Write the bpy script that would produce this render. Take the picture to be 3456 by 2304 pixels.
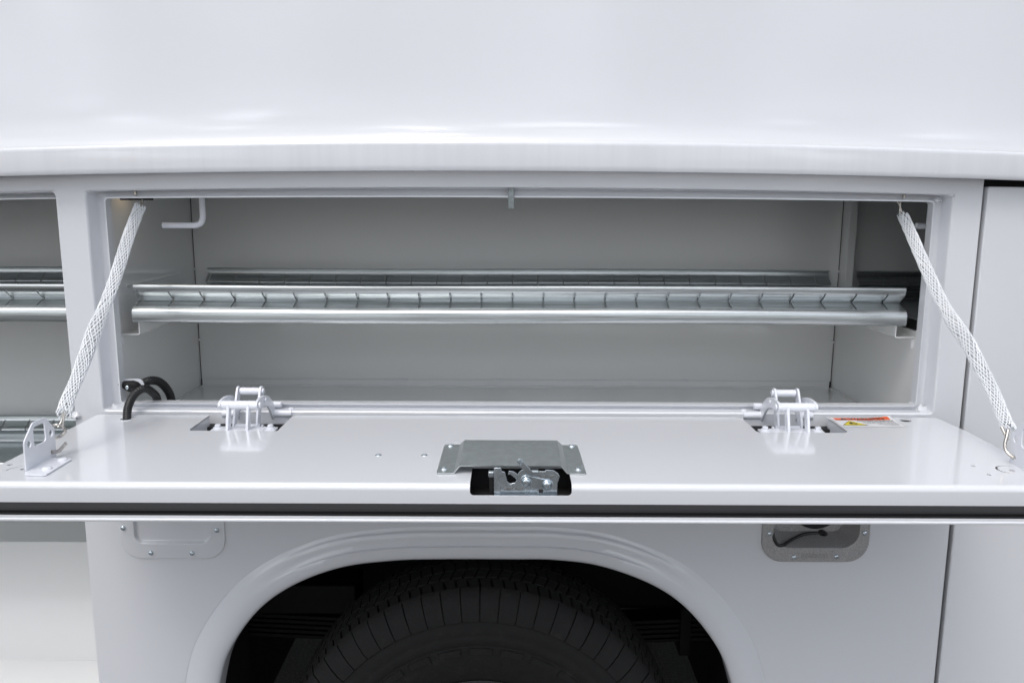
import bpy, bmesh, math, random
from math import sin, cos, pi, radians, sqrt, atan2
from mathutils import Vector, Matrix
from mathutils.geometry import delaunay_2d_cdt
random.seed(7)
for o in list(bpy.data.objects): bpy.data.objects.remove(o)
scn = bpy.context.scene
COL = scn.collection
Z0 = 1.60                      # camera height; all heights below are given from that level

# ------------------------------------------------------------------ camera
cam = bpy.data.objects.new('camera', bpy.data.cameras.new('camera'))
COL.objects.link(cam); scn.camera = cam
cam.data.sensor_width = 36.0
cam.data.lens = 28.78
cam.data.clip_start = 0.02; cam.data.clip_end = 2000
cam.matrix_world = (Matrix.Translation((0, -1.5, Z0)) @ Matrix.Rotation(radians(90-9.8), 4, 'X')
                    @ Matrix.Rotation(radians(0.23), 4, 'Z'))
# ------------------------------------------------------------------ world + sun
SUN_EL, SUN_AZ = 60.0, 206.0      # azimuth measured clockwise from +Y
w = bpy.data.worlds.new('World'); scn.world = w; w.use_nodes = True
nt = w.node_tree; nt.nodes.clear()
out = nt.nodes.new('ShaderNodeOutputWorld'); bg = nt.nodes.new('ShaderNodeBackground')
sky = nt.nodes.new('ShaderNodeTexSky'); sky.sky_type = 'NISHITA'; sky.sun_disc = False
sky.sun_elevation = radians(SUN_EL); sky.sun_rotation = radians(SUN_AZ)
sky.air_density = 1.0; sky.dust_density = 3.0; sky.ozone_density = 1.0
# thin cloud cover: the sky's own colour pulled towards white, with soft cloud patches
hsv = nt.nodes.new('ShaderNodeHueSaturation'); hsv.inputs['Saturation'].default_value = 0.36
tc = nt.nodes.new('ShaderNodeTexCoord'); mp = nt.nodes.new('ShaderNodeMapping')
mp.inputs['Scale'].default_value = (1.0, 1.0, 1.6)
cl = nt.nodes.new('ShaderNodeTexNoise'); cl.inputs['Scale'].default_value = 6.0; cl.inputs['Detail'].default_value = 3
cr = nt.nodes.new('ShaderNodeMapRange')
cr.inputs['From Min'].default_value = 0.42; cr.inputs['From Max'].default_value = 0.74
cr.inputs['To Min'].default_value = 0.85; cr.inputs['To Max'].default_value = 2.9
mul = nt.nodes.new('ShaderNodeVectorMath'); mul.operation = 'SCALE'
L = nt.links.new
L(sky.outputs[0], hsv.inputs['Color']); L(tc.outputs['Generated'], mp.inputs[0]); L(mp.outputs[0], cl.inputs['Vector'])
L(cl.outputs['Fac'], cr.inputs['Value']); L(hsv.outputs[0], mul.inputs[0]); L(cr.outputs[0], mul.inputs['Scale'])
# bright patches added to the unseen sky, turned to reflect in the upper panel
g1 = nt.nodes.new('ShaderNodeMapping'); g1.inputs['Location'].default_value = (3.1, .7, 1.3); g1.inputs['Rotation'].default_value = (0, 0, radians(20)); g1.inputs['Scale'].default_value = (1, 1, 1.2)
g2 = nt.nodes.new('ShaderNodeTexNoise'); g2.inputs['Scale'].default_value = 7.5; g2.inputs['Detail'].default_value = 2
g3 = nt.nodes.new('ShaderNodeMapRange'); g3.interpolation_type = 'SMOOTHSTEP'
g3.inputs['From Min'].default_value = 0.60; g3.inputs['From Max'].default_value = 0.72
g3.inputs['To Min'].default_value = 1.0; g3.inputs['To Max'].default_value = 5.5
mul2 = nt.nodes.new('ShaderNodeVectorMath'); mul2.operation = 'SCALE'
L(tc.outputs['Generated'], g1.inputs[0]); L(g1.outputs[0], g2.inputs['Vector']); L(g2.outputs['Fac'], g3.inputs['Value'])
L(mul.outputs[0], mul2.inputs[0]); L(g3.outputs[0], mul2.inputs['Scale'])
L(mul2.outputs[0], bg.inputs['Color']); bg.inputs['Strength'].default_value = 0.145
L(bg.outputs[0], out.inputs['Surface'])
sl = bpy.data.lights.new('sun', 'SUN'); sl.energy = 0.75; sl.angle = radians(22); sl.color = (1, .98, .955)
so = bpy.data.objects.new('sun', sl); COL.objects.link(so)
az, el = radians(SUN_AZ), radians(SUN_EL)
sd = Vector((sin(az)*cos(el), cos(az)*cos(el), sin(el)))
so.rotation_euler = sd.to_track_quat('Z', 'Y').to_euler(); so.location = sd*30
vs = scn.view_settings
vs.view_transform = 'Standard'; vs.look = 'None'; vs.gamma = 1; vs.use_curve_mapping = False; vs.exposure = -0.20
scn.render.engine = 'CYCLES'
scn.cycles.max_bounces = 10; scn.cycles.diffuse_bounces = 7

# ------------------------------------------------------------------ materials
def mat(name, col, rough=.5, metal=0., spec=.5, coat=0., coat_r=.05, emit=None):
    m = bpy.data.materials.new(name); m.use_nodes = True
    b = m.node_tree.nodes['Principled BSDF']
    b.inputs['Base Color'].default_value = (*col, 1); b.inputs['Roughness'].default_value = rough
    b.inputs['Metallic'].default_value = metal; b.inputs['Specular IOR Level'].default_value = spec
    b.inputs['Coat Weight'].default_value = coat; b.inputs['Coat Roughness'].default_value = coat_r
    if emit: b.inputs['Emission Color'].default_value = (*emit[0], 1); b.inputs['Emission Strength'].default_value = emit[1]
    return m
def N(m, t): return m.node_tree.nodes.new(t)
def coords(m, scale):
    t = N(m, 'ShaderNodeTexCoord'); p = N(m, 'ShaderNodeMapping'); p.inputs['Scale'].default_value = scale
    m.node_tree.links.new(t.outputs['Object'], p.inputs[0]); return p.outputs[0]
def noise(m, scale, vec=(1, 1, 1), detail=3, rough=.5):
    n = N(m, 'ShaderNodeTexNoise'); n.inputs['Scale'].default_value = scale
    n.inputs['Detail'].default_value = detail; n.inputs['Roughness'].default_value = rough
    m.node_tree.links.new(coords(m, vec), n.inputs['Vector']); return n.outputs['Fac']
def ramp(m, fac, stops):
    r = N(m, 'ShaderNodeValToRGB'); e = r.color_ramp.elements
    while len(e) < len(stops): e.new(.5)
    for i, (p, c) in enumerate(stops):
        e[i].position = p; e[i].color = (*c, 1) if len(c) == 3 else c
    m.node_tree.links.new(fac, r.inputs[0]); return r.outputs[0]
def maprange(m, fac, a, b, c, d):
    r = N(m, 'ShaderNodeMapRange')
    for k, v in zip(('From Min', 'From Max', 'To Min', 'To Max'), (a, b, c, d)): r.inputs[k].default_value = v
    m.node_tree.links.new(fac, r.inputs[0]); return r.outputs[0]
def link(m, o, inp): m.node_tree.links.new(o, m.node_tree.nodes['Principled BSDF'].inputs[inp])
def bump(m, layers):
    prev = None
    for fac, strength, dist in layers:
        b = N(m, 'ShaderNodeBump'); b.inputs['Strength'].default_value = strength; b.inputs['Distance'].default_value = dist
        m.node_tree.links.new(fac, b.inputs['Height'])
        if prev: m.node_tree.links.new(prev, b.inputs['Normal'])
        prev = b.outputs['Normal']
    link(m, prev, 'Normal')
    m.node_tree.links.new(prev, m.node_tree.nodes['Principled BSDF'].inputs['Coat Normal'])

def paint(name, col, streak=False):
    m = mat(name, col, .32, coat=1.0, coat_r=.05)
    k = tuple(c*.95 for c in col)
    if streak:
        c1 = noise(m, 3.0, (14, 1, .7), 4, .6)
        link(m, ramp(m, c1, [(.30, k), (.62, col)]), 'Base Color')
    else:
        link(m, ramp(m, noise(m, 1.7, (1, 1, 1), 1), [(.15, tuple(c*.965 for c in col)), (.85, col)]), 'Base Color')
    link(m, maprange(m, noise(m, 2.2, (1, 1, 1), 1), .1, .9, .28, .38), 'Roughness')
    m.node_tree.links.new(maprange(m, noise(m, 3.1, (1, 1, .5), 4, .6), .35, .75, .015, .08), m.node_tree.nodes['Principled BSDF'].inputs['Coat Roughness'])
    # orange peel over very slight panel waviness
    bump(m, [(noise(m, 420, (1, 1, 1), 2), .10, .0006), (noise(m, 5.5, (1, 1, 1), 0), .15, .0030)])
    return m
WHITE = paint('white_gloss_paint', (.740, .755, .788))
WHITE_F = paint('white_paint_water_streaks', (.720, .735, .768), True)
WHITE_I = paint('white_interior_paint', (.79, .795, .79))
WHITE_H = mat('white_hardware_paint', (.76, .78, .83), .28, coat=.5)
bump(WHITE_H, [(noise(WHITE_H, 260), .12, .0006)])
WELD = mat('painted_weld', (.76, .77, .79), .3, coat=.4); bump(WELD, [(noise(WELD, 150, (1, 1, 1), 4), .9, .002)])
def metal(name, col, r0, r1, vec, sc, b=.15, dark=.72):
    m = mat(name, col, .35, 1.0)
    f = noise(m, sc, vec, 6, .62)
    link(m, ramp(m, f, [(.32, tuple(c*dark for c in col)), (.52, col), (.72, tuple(min(1, c*1.12) for c in col))]), 'Base Color')
    link(m, maprange(m, noise(m, sc*1.7, vec, 4), .3, .7, r0, r1), 'Roughness')
    bump(m, [(f, b, .0008)])
    return m
GALV = metal('galvanised_steel_drawn', (.60, .635, .645), .26, .44, (.22, 16, 16), 10, .40, .46)
GALV_P = metal('galvanised_steel_plate', (.66, .70, .70), .34, .48, (1, 1, 1), 90, .06, .93)
GALV_D = metal('zinc_striker', (.36, .40, .42), .25, .4, (1, 1, 1), 120, .2, .7)
ZINC = metal('bright_zinc_plating', (.70, .77, .82), .16, .30, (1, 1, 1), 45, .10, .8)
STEEL = metal('stainless_rod', (.60, .57, .53), .16, .32, (1, 1, 1), 80, .05, .8)
RUBBER = mat('black_rubber', (.009, .009, .010), .6, spec=.3); bump(RUBBER, [(noise(RUBBER, 220, (1, 1, 1), 3), .25, .0006)])
PLASTIC = mat('black_plastic_conduit', (.012, .012, .013), .34)
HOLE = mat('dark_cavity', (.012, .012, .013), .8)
CAST = mat('grey_cast_aluminium', (.20, .20, .205), .55, .45)
link(CAST, ramp(CAST, noise(CAST, 700, (1, 1, 1), 2), [(.35, (.34, .335, .335)), (.70, (.56, .55, .55))]), 'Base Color')
bump(CAST, [(noise(CAST, 900, (1, 1, 1), 2), .6, .0008)])
CAST_L = mat('cast_aluminium_raised', (.40, .40, .40), .45, .6)
CAST_D = mat('dark_cast_pocket', (.10, .10, .105), .6, .3); bump(CAST_D, [(noise(CAST_D, 900, (1, 1, 1), 2), .5, .0008)])
TYRE = mat('tyre_rubber', (.030, .029, .029), .8)
link(TYRE, ramp(TYRE, noise(TYRE, 38, (1, 1, 1), 6, .7), [(.35, (.0055, .0054, .0055)), (.60, (.008, .0077, .0074)), (.80, (.024, .022, .018))]), 'Base Color')
bump(TYRE, [(noise(TYRE, 160, (1, 1, 1), 4), .5, .001)])
CHASSIS = mat('black_chassis_paint', (.004, .004, .0045), .6); bump(CHASSIS, [(noise(CHASSIS, 60), .3, .002)])
BRAID = mat('white_braided_nylon', (.80, .82, .84), .45)
CORE = mat('grey_webbing', (.55, .55, .57), .8)
ORANGE = mat('orange_print', (.80, .12, .02), .4, coat=.3); YELLOW = mat('yellow_print', (.80, .66, .02), .4, coat=.3)
BLACKP = mat('black_print', (.02, .02, .022), .45); STICK = mat('white_vinyl', (.80, .81, .83), .3, coat=.4)
ASPH = mat('asphalt', (.10, .10, .10), .9)
link(ASPH, ramp(ASPH, noise(ASPH, 110, (1, 1, 1), 5, .75), [(.30, (.05, .05, .049)), (.55, (.12, .118, .115)), (.72, (.24, .235, .23))]), 'Base Color')
bump(ASPH, [(noise(ASPH, 130, (1, 1, 1), 4, .7), .8, .004)])
LAMP = mat('warm_lamp_lens', (.9, .8, .6), .4, emit=((1, .72, .38), 1.6))

# ------------------------------------------------------------------ mesh helpers
def mk(name, V, F, m, parent=None, ang=35, bevel=0, seg=2, wn=True, z0=True, merge=False):
    me = bpy.data.meshes.new(name)
    dz = Z0 if z0 else 0
    me.from_pydata([(v[0], v[1], v[2]+dz) for v in V], [], F); me.validate()
    bm = bmesh.new(); bm.from_mesh(me)
    if merge: bmesh.ops.remove_doubles(bm, verts=bm.verts, dist=1e-5)
    bmesh.ops.recalc_face_normals(bm, faces=bm.faces) if merge == 'n' else None
    if bevel: bmesh.ops.dissolve_limit(bm, angle_limit=radians(1), verts=bm.verts, edges=bm.edges)
    bm.to_mesh(me); bm.free()
    for p in me.polygons: p.use_smooth = True
    if not bevel: me.set_sharp_from_angle(angle=radians(ang))
    me.materials.append(m)
    o = bpy.data.objects.new(name, me); COL.objects.link(o)
    if bevel:
        b = o.modifiers.new('bevel', 'BEVEL'); b.width = bevel; b.segments = seg; b.limit_method = 'ANGLE'
        b.angle_limit = radians(32); b.harden_normals = False
    if wn:
        x = o.modifiers.new('normals', 'WEIGHTED_NORMAL'); x.keep_sharp = True; x.weight = 70
    if parent: o.parent = parent
    return o
class MB:                                    # collects shapes for one mesh object
    def __init__(s): s.V = []; s.F = []
    def add(s, V, F):
        n = len(s.V); s.V += [tuple(v) for v in V]; s.F += [tuple(i+n for i in f) for f in F]; return s
    def box(s, x0, x1, y0, y1, z0, z1):
        V = [(x, y, z) for x in (x0, x1) for y in (y0, y1) for z in (z0, z1)]
        return s.add(V, [(0, 1, 3, 2), (4, 6, 7, 5), (0, 4, 5, 1), (2, 3, 7, 6), (0, 2, 6, 4), (1, 5, 7, 3)])
    def build(s, name, m, parent=None, **k): return mk(name, s.V, s.F, m, parent, **k)
def frame(a, b):
    d = (Vector(b)-Vector(a)).normalized()
    u = d.cross(Vector((0, 0, 1)) if abs(d.z) < .9 else Vector((1, 0, 0))).normalized()
    return d, u, d.cross(u).normalized()
def cyl(a, b, r, n=20, r2=None, cap=True, ch=0):
    a, b = Vector(a), Vector(b); d, u, v = frame(a, b); r2 = r if r2 is None else r2
    rings = [(a, r), (b, r2)] if not ch else [(a, r-ch), (a+d*ch, r), (b-d*ch, r2), (b, r2-ch)]
    V = []; F = []
    for c, rr_ in rings:
        for i in range(n):
            t = 2*pi*i/n; V.append(c+u*cos(t)*rr_+v*sin(t)*rr_)
    for k in range(len(rings)-1):
        for i in range(n):
            j = (i+1) % n; F.append((k*n+i, k*n+j, (k+1)*n+j, (k+1)*n+i))
    if cap: F += [tuple(range(n-1, -1, -1)), tuple(range((len(rings)-1)*n, len(rings)*n))]
    return [tuple(x) for x in V], F
def tube(P, r, n=10, closed=False, cap=True):
    P = [Vector(p) for p in P]; m = len(P); V = []; F = []; u = None
    for i, p in enumerate(P):
        t = (P[min(i+1, m-1)]-P[max(i-1, 0)]).normalized()
        if u is None: u = t.cross(Vector((0, 0, 1)) if abs(t.z) < .9 else Vector((1, 0, 0))).normalized()
        u = (u-t*u.dot(t)).normalized(); v = t.cross(u)
        rr_ = r(i) if callable(r) else r
        for k in range(n):
            a = 2*pi*k/n; V.append(tuple(p+u*cos(a)*rr_+v*sin(a)*rr_))
    for i in range(m-1):
        for k in range(n):
            j = (k+1) % n; F.append((i*n+k, i*n+j, (i+1)*n+j, (i+1)*n+k))
    if cap: F += [tuple(range(n-1, -1, -1)), tuple(range((m-1)*n, m*n))]
    return V, F
def crm(P, k=8):                             # Catmull-Rom through the points
    P = [Vector(p) for p in P]; Q = [P[0]*2-P[1]]+P+[P[-1]*2-P[-2]]; R = []
    for i in range(1, len(Q)-2):
        for j in range(k):
            t = j/k; a, b, c, d = Q[i-1], Q[i], Q[i+1], Q[i+2]
            R.append(.5*((2*b)+(c-a)*t+(2*a-5*b+4*c-d)*t*t+(3*b-a-3*c+d)*t**3))
    R.append(P[-1]); return R
def rr(x0, x1, y0, y1, r, n=8):
    R = r if isinstance(r, (tuple, list)) else (r,)*4; P = []
    for (cx, cy, a, q) in ((x1-R[0], y0+R[0], -90, R[0]), (x1-R[1], y1-R[1], 0, R[1]), (x0+R[2], y1-R[2], 90, R[2]), (x0+R[3], y0+R[3], 180, R[3])):
        for i in range(n+1):
            t = radians(a+90*i/n); P.append((cx+q*cos(t), cy+q*sin(t)))
    return P
def circ(cx, cy, r, n=20, ry=None): return [(cx+r*cos(2*pi*i/n), cy+(ry or r)*sin(2*pi*i/n)) for i in range(n)]
def inside(p, poly):
    x, y = p; c = False; j = len(poly)-1
    for i in range(len(poly)):
        xi, yi = poly[i]; xj, yj = poly[j]
        if (yi > y) != (yj > y) and x < (xj-xi)*(y-yi)/(yj-yi)+xi: c = not c
        j = i
    return c
def sheet(outer, holes=(), vb=(), ub=(), pm=None, th=0.):
    """sheet metal: 2-D outline with holes, folded by pm(u,v)->(point, normal), thickness th"""
    P = []; E = []
    for loop in [outer]+list(holes):
        n = len(P); P += [Vector(q) for q in loop]; E += [(n+i, n+(i+1) % len(loop)) for i in range(len(loop))]
    us = [p[0] for p in outer]; vsn = [p[1] for p in outer]
    for v in vb: n = len(P); P += [Vector((min(us)-.01, v)), Vector((max(us)+.01, v))]; E.append((n, n+1))
    for u in ub: n = len(P); P += [Vector((u, min(vsn)-.01)), Vector((u, max(vsn)+.01))]; E.append((n, n+1))
    V2, _, F2, *_r = delaunay_2d_cdt(P, E, [], 0, 1e-7)
    F = []
    for f in F2:
        c = (sum(V2[i][0] for i in f)/len(f), sum(V2[i][1] for i in f)/len(f))
        if inside(c, outer) and not any(inside(c, h) for h in holes): F.append(tuple(f))
    idx = {}; V = []; Nn = []; G = []
    for f in F:
        g = []
        for i in f:
            if i not in idx:
                idx[i] = len(V); a, b = pm(V2[i][0], V2[i][1]); V.append(Vector(a)); Nn.append(Vector(b).normalized())
            g.append(idx[i])
        a, b, c = (V[g[k]] for k in range(3))
        nn = (b-a).cross(c-a)
        if nn.dot(Nn[g[0]]+Nn[g[1]]+Nn[g[2]]) < 0: g.reverse()
        G.append(tuple(g))
    if th:
        n = len(V); edges = {}
        for g in G:
            for i in range(len(g)):
                e = (g[i], g[(i+1) % len(g)]); edges[e] = 1
        rim = [e for e in edges if (e[1], e[0]) not in edges]
        V += [V[i]-Nn[i]*th for i in range(n)]
        G2 = [tuple(reversed([i+n for i in g])) for g in G]
        G2 += [(b, a, a+n, b+n) for a, b in rim]
        G += G2
    return [tuple(v) for v in V], G
def loft(rings, close=True, cap0=False, cap1=False):
    n = len(rings[0]); V = [tuple(p) for r in rings for p in r]; F = []
    for k in range(len(rings)-1):
        for i in range(n if close else n-1):
            j = (i+1) % n; F.append((k*n+i, k*n+j, (k+1)*n+j, (k+1)*n+i))
    if cap0: F.append(tuple(range(n-1, -1, -1)))
    if cap1: F.append(tuple(range((len(rings)-1)*n, len(rings)*n)))
    return V, F
def XZ(Y, ny=-1): return lambda u, v: ((u, Y, v), (0, ny, 0))
def XY(Z): return lambda u, v: ((u, v, Z), (0, 0, 1))
def extr(prof, xs, dz=None, ang=30, th=0, cutf=None):
    """profile (y,z) carried along x; dz(x,i) shifts heights; cutf(i,k) drops faces"""
    V = []; F = []; n = len(prof)
    for x in xs:
        for i, (y, z) in enumerate(prof): V.append((x, y, z+(dz(x, i) if dz else 0)))
    for k in range(len(xs)-1):
        for i in range(n-1):
            if cutf and cutf(i, k): continue
            a = k*n+i; F.append((a, a+1, a+n+1, a+n))
    return V, F
def lathe_x(prof, c, n=96):                  # profile (y, r) round the y axis at c=(x,z)
    V = []; F = []; m = len(prof)
    for k in range(n):
        t = 2*pi*k/n
        for y, r in prof: V.append((c[0]+r*sin(t), y, c[1]+r*cos(t)))
    for k in range(n):
        j = (k+1) % n
        for i in range(m-1): F.append((k*m+i, k*m+i+1, j*m+i+1, j*m+i))
    return V, F
def dome(c, nrm, r, h, n=16, pit=0.):        # rivet head
    c, nrm = Vector(c), Vector(nrm).normalized()
    u = nrm.cross(Vector((1, 0, 0)) if abs(nrm.x) < .9 else Vector((0, 1, 0))).normalized(); v = nrm.cross(u)
    prof = [(r, 0), (r, h*.15), (r*.93, h*.5), (r*.75, h*.82), (r*.5, h*.97)]
    prof += [(r*.30, h), (r*.24, h*.5), (0.0001, h*.45)] if pit else [(r*.22, h*1.02), (.0001, h*1.03)]
    V = []; F = []
    for (q, z) in prof:
        for i in range(n):
            t = 2*pi*i/n; V.append(tuple(c+u*q*cos(t)+v*q*sin(t)+nrm*z))
    for k in range(len(prof)-1):
        for i in range(n):
            j = (i+1) % n; F.append((k*n+i, k*n+j, (k+1)*n+j, (k+1)*n+i))
    return V, F
def empty(name, loc, label, cat, group=None):
    o = bpy.data.objects.new(name, None); COL.objects.link(o); o.location = loc; o.empty_display_size = .05
    tag(o, label, cat, group); return o
def tag(o, label=None, cat=None, group=None, kind=None):
    for k, v in (('label', label), ('category', cat), ('group', group), ('kind', kind)):
        if v: o[k] = v
    return o
def text(body, size, sx=1., bold=0., th=0., align='LEFT', spacing=1.):
    c = bpy.data.curves.new('lettering', 'FONT'); c.body = body; c.size = size; c.align_x = align; c.offset = bold
    c.extrude = th; c.resolution_u = 3; c.space_character = spacing
    o = bpy.data.objects.new('tmp', c); COL.objects.link(o)
    dg = bpy.context.evaluated_depsgraph_get(); me = bpy.data.meshes.new_from_object(o.evaluated_get(dg))
    V = [(v.co.x*sx, v.co.y, v.co.z) for v in me.vertices]; F = [tuple(p.vertices) for p in me.polygons]
    bpy.data.objects.remove(o); bpy.data.meshes.remove(me); return V, F
def place(VF, fn): return [fn(*v) for v in VF[0]], VF[1]

# ------------------------------------------------------------------ ground
mk('ground', [(-900, -900, 0), (900, -900, 0), (900, 900, 0), (-900, 900, 0)], [(0, 1, 2, 3)], ASPH, z0=False, wn=False)
tag(bpy.data.objects['ground'], kind='structure')

T = empty('service_truck', (0, 0, 0), 'white service truck side with its storage compartment door folded down above the rear wheel', 'truck')

# ------------------------------------------------------------------ body side: header, pillars, lower panel with wheel arch
bw = lambda k: (lambda x: -k*x*x)
B_FT, B_FB, B_OP, B_LIP = .0200, .0161, .0174, .0086      # crown of the long rails, metres per metre squared
OX0, OX1, OZ0, OZ1 = -.7725, .7975, -.3965, .0249           # compartment opening in the body face
PL, PR = -.8245, .8475
arch = [(-.606, -1.30), (-.603, -1.15), (-.596, -1.04), (-.5829, -.9559), (-.559, -.885), (-.5012, -.8024), (-.428, -.7469), (-.3341, -.7094), (-.2326, -.6945), (-.1307, -.6908), (.0017, -.6906),
        (.0850, -.6915), (.1759, -.7042), (.2776, -.7429), (.3500, -.7962), (.4110, -.8760), (.4415, -.9514), (.461, -1.04), (.468, -1.15), (.471, -1.30)]
AP = [tuple(p) for p in crm([Vector(p) for p in arch], 8)]
AN = []
for i in range(len(AP)):
    a, b = AP[max(i-1, 0)], AP[min(i+1, len(AP)-1)]; d = Vector((b[0]-a[0], b[1]-a[1])).normalized(); AN.append((-d.y, d.x))
OFF = .068
outer_arch = [(p[0]+n[0]*OFF, p[1]+n[1]*OFF) for p, n in zip(AP, AN)]
hole_open = [(x, z) for x, z in rr(OX0, OX1, OZ0, OZ1, (.012, .004, .004, .012), 4)]
# top edge gets extra points so it can follow the crown
def densify(loop, step=.08):
    R = []
    for i in range(len(loop)):
        a, b = loop[i], loop[(i+1) % len(loop)]; d = math.hypot(b[0]-a[0], b[1]-a[1]); k = max(1, int(d/step))
        R += [(a[0]+(b[0]-a[0])*j/k, a[1]+(b[1]-a[1])*j/k) for j in range(k)]
    return R
def crown(x, z):
    t = min(1, max(0, (z+.20)/.2)); k = B_OP + (B_FB-B_OP)*min(1, max(0, (z-.0249)/.0259))
    return z-k*min(abs(x), 1.0)**2*t if abs(x) < 1.0 else z-k*(2*abs(x)-1)*t
outer = [(-2.3, .0508), (-2.3, .0260), (-1.35, .0260), (-1.1, .0260), (-.95, .0255), (-.834, .0255), (-.827, .0205), (PL, .014), (PL, -1.30), (outer_arch[0][0], -1.30)]
outer += outer_arch[1:-1] + [(outer_arch[-1][0], -1.30), (PR, -1.30), (PR, .0508)]
fuel_hole = rr(.509, .6755, -.6640, -.505, (.030, .030, .030, .030), 8)
blank_hole = rr(-.7330, -.5800, -.6615, -.505, .020, 8)
V, F = sheet(densify(outer), [densify(hole_open), fuel_hole, blank_hole], vb=(-.42, -.2, .014, .03), ub=[x*.2 for x in range(-11, 5)],
             pm=lambda u, v: ((u, 0, crown(u, v)), (0, -1, 0)), th=.0025)
mk('side_panel', V, F, WHITE, T)
# wheel arch flare
def sm(t): t = max(0, min(1, t)); return t*t*(3-2*t)
PA = [(0, .045), (0, .004), (.0008, .0002), (.004, -.0045), (.010, -.0085), (.018, -.0108), (.029, -.0122), (.0300, -.0098), (.0312, -.0070), (.045, -.0066), (.0580, -.0062), (.0592, -.0040), (.0606, -.0018), (.064, -.0010), (.0690, .0012)]
PBf = [(0, .045), (0, .004), (.0008, .0002), (.004, -.0045), (.010, -.0085), (.018, -.0110), (.026, -.0118), (.031, -.0114), (.036, -.0106), (.043, -.0088), (.050, -.0064), (.0555, -.0042), (.060, -.0024), (.064, -.0010), (.0690, .0012)]
rings = []
for p, n in zip(AP, AN):
    k = 1-sm((-.70-p[1])/.10)
    rings.append([(p[0]+n[0]*(a[0]*k+b[0]*(1-k)), (a[1]*k+b[1]*(1-k))*(.8 if (a[1] < 0) else 1), p[1]+n[1]*(a[0]*k+b[0]*(1-k))) for a, b in zip(PA, PBf)])
V, F = loft(rings, close=False)
mk('wheel_arch_trim', V, F, WHITE, T, ang=60, wn=False)

# jamb channel of the opening: return, seal flange, raised lip
def opening(x0, x1, z0, z1, r, n=4):
    return densify_even(rr(x0, x1, z0, z1, r, n))
def densify_even(loop):                      # same count for every ring: 24 pieces per long side
    R = []; q = 5
    for c in range(4):
        R += loop[c*q:(c+1)*q]
        a, b = loop[(c+1)*q-1], loop[((c+1)*q) % len(loop)]
        R += [(a[0]+(b[0]-a[0])*j/24, a[1]+(b[1]-a[1])*j/24) for j in range(1, 24)]
    return R
def jamb(rings_spec, name, parent):
    rings = []
    for (dl, dr, db, dt, Y, k, r) in rings_spec:
        lp = opening(OX0+dl, OX1-dr, OZ0+db, OZ1-dt, r)
        rings.append([(x, Y, z-k*x*x*min(1, max(0, (z+.2)/.2))) for x, z in lp])
    V, F = loft(rings)
    return mk(name, V, F, WHITE, parent, ang=50)
jamb([(-.003, -.003, -.003, -.003, .004, B_OP, .004), (0, 0, 0, 0, -.0005, B_OP, .004), (.0025, .0025, .0025, .0020, .0010, B_OP, .004), (.0035, .0035, .0035, .003, .004, B_OP, .004),
      (.0070, .0070, .0030, .004, .026, B_OP*.8, .006), (.0090, .0090, .0040, .006, .0295, B_OP*.7, .006), (.0125, .0125, .0060, .010, .0305, B_OP*.6, .006),
      (.0235, .0235, .0095, .0175, .0305, B_LIP, .006), (.0245, .0245, .0105, .0180, .0290, B_LIP, .006), (.0245, .0245, .0105, .0180, .0200, B_LIP, .006), (.0270, .0270, .0125, .0205, .0195, B_LIP, .006),
      (.0272, .0272, .0127, .0207, .040, B_LIP, .006)], 'door_frame', T)
# weld dabs at the frame corners
for (x, y, z, r) in ((OX0+.004, .002, .0150, .006), (OX1-.005, .002, .0140, .008), (OX0+.012, .018, -.3935, .010), (OX1-.014, .016, -.3900, .013), (OX1-.018, .022, .004, .008), (-.8235, -.003, -.4035, .010), (OX1-.022, .020, .0035, .006)):
    V, F = dome((x, y, z), (0, -1, .3), r, .0022, 18, 0)
    V = [(x+(p[0]-x)*(.75+.35*sin(i*2.3+r*900)), y+(p[1]-y), z+(p[2]-z)*(.55+.30*cos(i*1.7+x*40))) for i, p in enumerate(V)]
    mk('weld_bead', V, F, WHITE, T, wn=False, ang=80)

# ------------------------------------------------------------------ rain rail and raised upper panel
xs = [-2.3+i*.1 for i in range(47)]
fb = lambda x: x*x if abs(x) < 1.0 else 2*abs(x)-1
rail = [(.004, .0515), (-.046, .0500), (-.0485, .0500), (-.0500, .0520), (-.0505, .060), (-.0505, .0930), (-.0502, .0965), (-.0493, .0992), (-.0478, .1008), (-.0465, .1018)]
rail = [(y+.014 if y < 0 else y, z) for y, z in rail]
V, F = extr(rail, xs, lambda x, i: -(B_FB+(B_FT-B_FB)*max(0, (rail[i][1]-.05)/.05))*fb(x))
mk('drip_rail', V, F, WHITE_F, T, ang=60, wn=False)
up = [(-.0465, .1018), (-.0458, .1032), (-.0446, .1055)]
a_, y_, z_ = 25., -.0446, .1055
for d in (.006, .006, .007, .008, .009, .010, .012, .014, .016, .02, .03, .05, .08, .12, .2, .3, .3):
    a_ = max(4., a_*.86); y_ += sin(radians(a_))*d; z_ += cos(radians(a_))*d; up.append((y_, z_))
up = [(y+.014, z) for y, z in up]
V, F = extr(up, xs, lambda x, i: -B_FT*fb(x)*max(0, 1-i*.045))
mk('upper_panel', V, F, WHITE, T, ang=60, wn=False)
MB().box(-2.3, 2.3, .12, 1.2, .05, .66).build('upper_box', CHASSIS, T, wn=False)

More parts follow.
